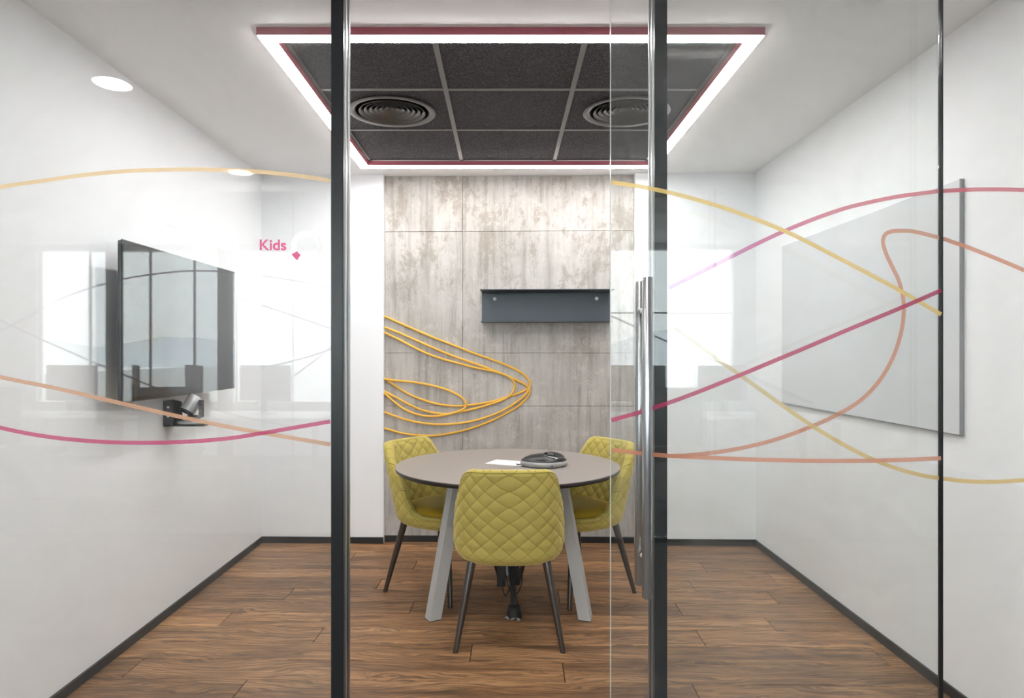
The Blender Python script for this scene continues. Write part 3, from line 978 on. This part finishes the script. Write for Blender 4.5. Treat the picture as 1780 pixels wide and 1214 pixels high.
# ------------------------------------------------------------------ concrete wall pieces
ra = tag(empty('rope_artwork', (CL, yb(CL) + REC, 1.1)), 'looping yellow cords mounted on the concrete wall', 'wall art')
rl = ra.location.copy()
def zp(zx, zy, lift):
    x, y = 600 + zx / 2.4776, 290 + zy / 2.4776
    X = (x - CX) / F * 4.87
    d = yb(X) + REC - 0.0095 - lift
    p = px(x, y, d)
    return p - rl
cords = [
    [(165, 643), (230, 671), (300, 702), (390, 740), (480, 775), (560, 806), (640, 834), (710, 862), (760, 888), (788, 915), (797, 940), (780, 960), (740, 978), (690, 995), (640, 1010), (590, 1020), (530, 1028), (470, 1031), (400, 1023), (330, 1003), (270, 978), (210, 940), (165, 910)],
    [(165, 690), (230, 715), (300, 746), (370, 776), (430, 802), (500, 828), (560, 849), (620, 870), (680, 893), (735, 918), (775, 938), (793, 960), (790, 985), (765, 1015), (730, 1042), (690, 1064), (640, 1090), (570, 1118), (500, 1139), (430, 1153), (370, 1159), (300, 1156), (240, 1147), (165, 1126)],
    [(165, 712), (230, 744), (300, 780), (360, 808), (420, 829), (490, 848), (560, 866), (630, 880), (685, 895), (715, 913), (730, 935), (726, 962), (708, 987), (670, 1008), (620, 1025), (560, 1042), (500, 1055), (440, 1065), (390, 1062), (330, 1048), (270, 1022), (215, 992), (165, 967)],
    [(165, 914), (220, 922), (280, 927), (350, 938), (420, 955), (470, 975), (508, 1000), (521, 1025), (508, 1045), (470, 1060), (430, 1070), (380, 1076), (320, 1070), (260, 1048), (210, 1012), (165, 972)],
    [(794, 948), (782, 975), (755, 1000), (715, 1030), (660, 1060), (600, 1082), (540, 1098), (480, 1107), (430, 1110), (380, 1110), (320, 1103), (260, 1090), (210, 1073), (165, 1056)],
]
for k, pts in enumerate(cords):
    MB().tube(catmull([zp(x, y, 0.004 * k) for x, y in pts], 6), 0.0082, 10).build('cord', M['rope'], ra)

sx0, sx1 = px(836, 530, 4.66).x, px(1067, 530, 4.66).x
sz0, sz1 = 1.556, 1.773
sh = tag(empty('wall_shelf', ((sx0 + sx1) / 2, yb(0.3) + REC, sz0)), 'dark steel channel shelf bolted to the concrete wall', 'shelf')
sh.rotation_euler = (0, 0, -sk)
hl = (sx1 - sx0) / 2
MB().box(-hl, hl, -0.006, -0.001, 0.0, sz1 - sz0, 0.0008).build('back_plate', M['shelf'], sh)
MB().box(-hl, hl, -0.24, -0.006, sz1 - sz0 - 0.005, sz1 - sz0, 0.0008).build('top_plate', M['shelf'], sh)
MB().box(-hl, hl, -0.16, -0.006, 0.0, 0.005, 0.0008).build('bottom_plate', M['shelf'], sh)
for xx in (-hl + 0.092, hl - 0.094):
    MB().lathe([(0.0, 0.010), (0.011, 0.008), (0.0135, 0.003), (0.0135, 0.0)], 16, Matrix.Translation((xx, -0.006, 0.170)) @ Matrix.Rotation(PI / 2, 4, 'X')).build('bolt', M['bolt'], sh)

# ------------------------------------------------------------------ whiteboard on the right wall
wbx = 1.733
wbo = tag(empty('whiteboard', (XR, 3.42, 1.0325)), 'large white enamel whiteboard with slim grey edge on the side wall', 'whiteboard')
MB().box(wbx - XR, -0.006, 2.606 - 3.42, 4.280 - 3.42, 0, 0.976, 0.002).build('board', M['board'], wbo)
MB().box(wbx - XR - 0.0012, -0.001, 2.6045 - 3.42, 2.607 - 3.42, -0.001, 0.977).build('edge_strip', M['board_edge'], wbo)
MB().box(wbx - XR - 0.0012, -0.001, 2.6045 - 3.42, 4.281 - 3.42, -0.003, 0.0).build('edge_strip', M['board_edge'], wbo)
MB().box(-0.006, -0.0005, 2.7 - 3.42, 4.15 - 3.42, 0.08, 0.9).build('mount_batten', M['dark_grey'], wbo)

# ------------------------------------------------------------------ television on the left wall
tvx = -1.60
tv = tag(empty('television', (XL, 3.46, 1.134)), 'large black flat-screen television mounted on the white side wall', 'television')
T0, T1 = 2.862 - 3.46, 4.062 - 3.46
X0 = tvx - XL
MB().box(X0 - 0.022, X0 - 0.006, T0 + .004, T1 - .004, 0.004, 0.686, 0.006, seg=2).build('casing', M['black_plastic'], tv)
MB().box(X0 - 0.0062, X0, T0, T1, 0, 0.69, 0.003).build('bezel', M['gloss_black'], tv)
MB().box(X0 - 0.001, X0 + 0.0006, T0 + 0.012, T1 - 0.012, 0.020, 0.678).build('screen', M['screen'], tv)
MB().box(X0 - 0.065, X0 - 0.022, -0.30, 0.30, 0.12, 0.50, 0.006).build('rear_housing', M['black_plastic'], tv)
MB().box(0.0005, 0.016, -0.22, 0.22, 0.14, 0.46, 0.002).build('wall_plate', M['dark_grey'], tv)
for yy in (-0.16, 0.16):
    MB().box(0.016, X0 - 0.065, yy - 0.02, yy + 0.02, 0.12, 0.5, 0.002).build('mount_arm', M['dark_grey'], tv)

# conference camera on its wall shelf
bk = tag(empty('camera_shelf', (XL, 3.50, 0.976)), 'black wall bracket holding the conference camera below the television', 'bracket')
MB().box(0.0005, 0.008, -0.055, 0.055, -0.002, 0.128, 0.002).build('wall_plate', M['dark_grey'], bk)
for yy in (-0.055, 0.049):
    MB().add([(0.008, yy, 0.0), (0.05, yy, 0.0), (0.046, yy, 0.118), (0.008, yy, 0.124), (0.008, yy + .006, 0.0), (0.05, yy + .006, 0.0), (0.046, yy + .006, 0.118), (0.008, yy + .006, 0.124)],
             [(0, 1, 2, 3), (7, 6, 5, 4), (0, 4, 5, 1), (1, 5, 6, 2), (2, 6, 7, 3), (3, 7, 4, 0)]).build('side_cheek', M['dark_grey'], bk)
MB().box(0.008, 0.205, -0.055, 0.055, -0.002, 0.006, 0.002).build('shelf_plate', M['black_plastic'], bk)
for zz in (0.05, 0.095):
    MB().tube([(0.028, -0.055, zz), (0.028, -0.058, zz)], 0.006, 12).build('bolt', M['bolt'], bk)
pc = tag(empty('conference_camera', (XL + 0.125, 3.50, 0.983)), 'silver and black pan-tilt conference camera under the television', 'camera')
loft([[p + Vector((0, 0, 0)) for p in lens(.070, .050, 0.0, 40, 2.2)], lens(.076, .054, .006, 40, 2.2), lens(.074, .053, .014, 40, 2.2), lens(.05, .04, .020, 40, 2.2)]).build('base', M['silver'], pc)
MB().lathe([(0.0, 0.018), (0.034, 0.018), (0.036, 0.022), (0.036, 0.034), (0.033, 0.037), (0.0, 0.037)], 32).build('turntable', M['black_plastic'], pc)
MB().box(0.036, 0.052, -0.020, 0.020, 0.030, 0.122, 0.006, seg=2).build('yoke_arm', M['black_plastic'], pc)
MB().box(-0.020, 0.052, -0.020, 0.020, 0.034, 0.044, 0.004).build('yoke_base', M['black_plastic'], pc)
hm = Matrix.Translation((-0.006, 0, 0.098)) @ Vector((-0.36, -0.42, -0.83)).to_track_quat('Z', 'Y').to_matrix().to_4x4()
hd = MB().lathe([(0.0, -0.046), (0.033, -0.046), (0.037, -0.042), (0.037, 0.036), (0.035, 0.040)], 36, hm).build('head', M['silver'], pc)
ln = MB().lathe([(0.035, 0.040), (0.0355, 0.047), (0.030, 0.049), (0.024, 0.044), (0.0, 0.046)], 36, hm).build('lens_ring', M['gloss_black'], hd)

# ------------------------------------------------------------------ corridor and office behind the camera
OX0, OX1 = -7.2, 5.2
OPY = -0.90
struct(MB().box(OX0, OX1, WIN_Y - .2, 1.98, -0.06, -0.004).build('floor_corridor', M['carpet']), 'grey carpet of the corridor and office', 'floor')
cc = MB().box(OX0, OX1, OPY, 1.98, H, H + .05).build('ceiling_corridor', M['ceil'])
struct(cc, 'white corridor ceiling with round downlights', 'ceiling')
struct(MB().box(OX0, OX1, WIN_Y - .2, OPY, 2.75, 2.80).build('ceiling_office', M['ceil']), 'white office ceiling behind the corridor', 'ceiling')
struct(MB().box(OX0, OX1, OPY - .03, OPY + .03, 2.52, 2.80).build('trim_1', M['paint']), 'white bulkhead above the opposite glass wall', 'bulkhead')
struct(MB().box(OX0 - .1, OX0, WIN_Y - .2, 2.1, 0, 2.8).build('wall_corridor_left', M['paint']), 'white end wall of corridor', 'wall')
struct(MB().box(OX1, OX1 + .1, WIN_Y - .2, 2.1, 0, 2.8).build('wall_corridor_right', M['paint']), 'white far end wall of corridor', 'wall')
struct(MB().box(OX0, XL - .12, PF0, PF1, 0, H).build('wall_corridor_front', M['paint']), 'white corridor wall beside the glass room', 'wall')
struct(MB().box(XR + .12, OX1, PF0, PF1, 0, H).build('wall_corridor_side', M['paint']), 'white corridor wall past the whiteboard room', 'wall')
ww = MB()
ww.box(OX0, OX1, WIN_Y - .15, WIN_Y, 0, WIN_Z0)
ww.box(OX0, OX1, WIN_Y - .15, WIN_Y, WIN_Z1, 2.8)
ww.box(OX0, WIN_X0, WIN_Y - .15, WIN_Y, WIN_Z0, WIN_Z1)
ww.box(WIN_X1, OX1, WIN_Y - .15, WIN_Y, WIN_Z0, WIN_Z1)
struct(ww.build('wall_window', M['paint']), 'white window wall of the office behind', 'wall')
wn = struct(empty('window_1', (0, 0, 0)), 'long strip of office windows reflected in the glass', 'window')
mul = [WIN_X0, -5.44, -4.65, -4.07, -3.52, -1.95, -0.4, 1.2, WIN_X1]
for x, xn in zip(mul, mul[1:]):
    MB().box(x - .007, x + .007, WIN_Y - .10, WIN_Y - .05, WIN_Z0, WIN_Z1).build('mullion', M['frame'], wn)
    MB().box(x + .012, xn - .012, WIN_Y - .08, WIN_Y - .072, WIN_Z0, WIN_Z1).build('window_pane', M['glass'], wn)
MB().box(1.21, WIN_X1, WIN_Y - .10, WIN_Y - .05, 1.845, 1.862).build('transom', M['frame'], wn)
for xc in (-5.03, -3.60, 0.55):
    struct(MB().box(xc - 0.07, xc + 0.07, WIN_Y + 0.01, WIN_Y + 0.17, 0, 2.75).build('column', M['column']), None, None)
for o in [o for o in C.objects if o.name.startswith('column')]:
    o['label'] = 'grey structural column at the office windows'
    o['category'] = 'column'
    o['group'] = 'columns at the office windows'
struct(MB().box(-400, 400, -900, WIN_Y - 8, -18.2, -18).build('ground_outside', M['ground']), 'distant town ground outside the windows', 'ground')
hv, hf = [], []
for i in range(41):
    xx = -900 + i * 45
    hh_ = 26 + 14 * math.sin(i * 0.5) + 9 * math.sin(i * 1.3 + 1)
    hv += [(xx, -860, -18), (xx, -900, hh_), (xx, -1000, -18)]
    if i:
        hf += [(3 * i - 3, 3 * i, 3 * i + 1, 3 * i - 2), (3 * i - 2, 3 * i + 1, 3 * i + 2, 3 * i - 1)]
struct(MB().add(hv, hf, True).build('hills_outside', M['hill']), 'pale distant hills outside the windows', 'hill')

# opposite glass wall with its own stripes (seen mirrored in the front panes)
wo = struct(empty('wall_opposite', (0, 0, 0)), 'opposite glass partition across the corridor', 'glass partition')
MB().box(OX0, OX1, OPY - .03, OPY + .03, 0, 0.03).build('sill_rail', M['frame'], wo)
ox_ = [OX0, -4.2, -1.55, 1.50, OX1]
VD = 2 * (YP - .006) - OPY                      # mirrored distance
panes_o = []
for a, b in zip(ox_, ox_[1:]):
    panes_o.append(MB().box(a + .004, b - .004, OPY - .005, OPY + .005, .03, 2.52).build('glass_pane', M['glass'], wo))
for a in ox_[1:-1]:
    MB().box(a - .003, a + .003, OPY - .008, OPY + .008, .03, 2.52).build('joint_profile', M['frame'], wo)


def mirror_stripe(pts, parent):
    o = stripe(pts, VD, V['grey'], parent)
    for v in o.data.vertices:
        v.co.y = OPY + .0062
    return o
mirror_stripe([(-60, 610), (0, 575), (60, 545), (97, 523), (150, 503), (215, 485), (290, 474), (340, 471), (400, 473), (460, 480), (575, 500), (700, 530)], panes_o[1])
mirror_stripe([(-60, 535), (0, 558), (60, 585), (150, 625), (215, 652), (290, 682), (400, 720), (520, 745)], panes_o[1])
mirror_stripe([(410, 517), (470, 536), (575, 572), (700, 625)], panes_o[2])
mirror_stripe([(415, 648), (500, 630), (575, 608), (680, 570)], panes_o[2])
mirror_stripe([(440, 705), (470, 682), (530, 640), (575, 603), (640, 540)], panes_o[2])
mirror_stripe([(1010, 530), (1062, 553), (1135, 587), (1200, 614), (1270, 642), (1400, 700)], panes_o[2])

def downlight(x, y, label):
    t = tag(empty('downlight', (x, y, H)), label, 'ceiling light', 'round downlights in the corridor ceiling')
    MB().lathe([(0.0, -0.002), (0.076, -0.002), (0.076, -0.001)], 40).build('lamp_face', M['down'], t)
    MB().lathe([(0.077, 0.0), (0.077, -0.004), (0.086, -0.003), (0.088, 0.0)], 40).build('trim_ring', M['desk'], t)
downlight(-1.825, 0.935, 'round white corridor downlight reflected in the glass above the television, larger reflection')
downlight(-1.836, -0.635, 'round white corridor downlight reflected near the back corner, smaller reflection')

downlight(0.02, 0.935, 'added round downlight straight ahead of the doorway, unseen fill for the room')  # added fill lamp, placed so its reflection falls in the door opening
downlight(0.02, -0.635, 'added round downlight behind the doorway axis, unseen fill near the opposite glass')  # second added fill lamp, likewise without a visible reflection

ll = tag(empty('linear_lamp', (-3.25, -3.45, 2.55)), 'slim white linear lamp hanging in the office, seen as a bright reflected line', 'lamp')
MB().box(-0.027, 0.027, -1.0, 1.0, 0.008, 0.05, 0.002).build('housing', M['desk'], ll)
MB().box(-0.024, 0.024, -0.99, 0.99, 0.0, 0.008).build('lamp_face', M['linear'], ll)
for yy in (-0.8, 0.8):
    MB().tube([(0, yy, 0.05), (0, yy, 0.20)], 0.002, 6).build('suspension_wire', M['alu'], ll)

# desks, monitors and chairs of the office (reflected only)
def desk(x, y, w, label):
    t = tag(empty('desk', (x, y, 0)), label, 'desk', 'office desks by the windows')
    MB().box(-w / 2, w / 2, -.4, .4, .715, .74, .003).build('desk_top', M['desk'], t)
    for sx in (-1, 1):
        for sy in (-1, 1):
            xx, yy = sx * (w / 2 - .05), sy * .35
            MB().box(xx - .025, xx + .025, yy - .025, yy + .025, -.004, .715).build('leg', M['dark_grey'], t)
    return t
desk(-3.4, -2.55, 3.4, 'long white office desk with monitors reflected in the left glass')
desk(1.75, -2.55, 2.6, 'white office desk reflected in the sliding door')


def monitor(x, y, rz, label):
    t = tag(empty('monitor', (x, y, .74), rz), label, 'monitor', 'office monitors')
    MB().box(-.29, .29, -.012, .012, .13, .48, .004).build('panel', M['dark_grey'], t)
    MB().box(-.28, .28, -.0145, -.012, .145, .47).build('screen', M['screen'], t)
    MB().box(-.03, .03, .012, .035, .02, .3, .003).build('stand', M['dark_grey'], t)
    MB().lathe([(0, .012), (.10, .01), (.11, .0)], 24).build('base', M['dark_grey'], t)
for x, a, lab in ((-4.25, .2, 'dark monitor at the far left of the office desk'), (-3.62, 1.0, 'dark monitor turned sideways on the long office desk'),
                  (-3.05, .9, 'dark monitor angled in the middle of the long desk'), (-2.35, .3, 'dark monitor near the right end of the long desk'),
                  (1.25, .2, 'dark monitor reflected behind the door handle'), (2.1, -.4, 'dark monitor on the right office desk')):
    monitor(x, -2.6, a, lab)
bo = tag(empty('water_bottle', (-2.82, -2.35, .74)), 'dark water bottle on the long office desk', 'bottle')
MB().lathe([(0, 0), (.034, 0), (.035, .15), (.024, .18), (.024, .19)], 20).build('bottle_body', M['bottle'], bo)
MB().lathe([(.027, .185), (.027, .22), (0, .222)], 20).build('cap', M['black_plastic'], bo)


def office_chair(x, y, rz, label):
    t = tag(empty('office_chair', (x, y, -0.004), rz), label, 'office chair', 'office chairs at the desks')
    MB().box(-.24, .24, -.24, .24, .44, .51, .03, seg=2).build('seat', M['chair_fabric'], t)
    MB().box(-.22, .22, -.27, -.22, .58, 1.06, .02, seg=2).build('backrest', M['chair_fabric'], t)
    MB().box(-.03, .03, -.29, -.26, .42, .75).build('back_bar', M['dark_grey'], t)
    MB().tube([(0, 0, .08), (0, 0, .44)], .025, 12).build('gas_column', M['dark_grey'], t)
    for k in range(5):
        a = 2 * PI * k / 5
        MB().tube([(0, 0, .09), (.28 * math.cos(a), .28 * math.sin(a), .06)], [.025, .015], 8).build('base_arm', M['dark_grey'], t)
        MB().lathe([(0, -.02), (.028, -.02), (.028, .02), (0, .02)], 14, Matrix.Translation((.28 * math.cos(a), .28 * math.sin(a), .028)) @ Matrix.Rotation(a, 4, 'Z') @ Matrix.Rotation(PI / 2, 4, 'Y')).build('castor', M['rubber'], t)
for x, rz, lab in ((-4.2, PI + .2, 'grey office chair before the long desk, leftmost'), (-2.9, PI - .3, 'grey office chair before the middle of the long desk'),
                   (1.5, PI + .3, 'grey office chair before the right desk')):
    office_chair(x, -1.85, rz, lab)
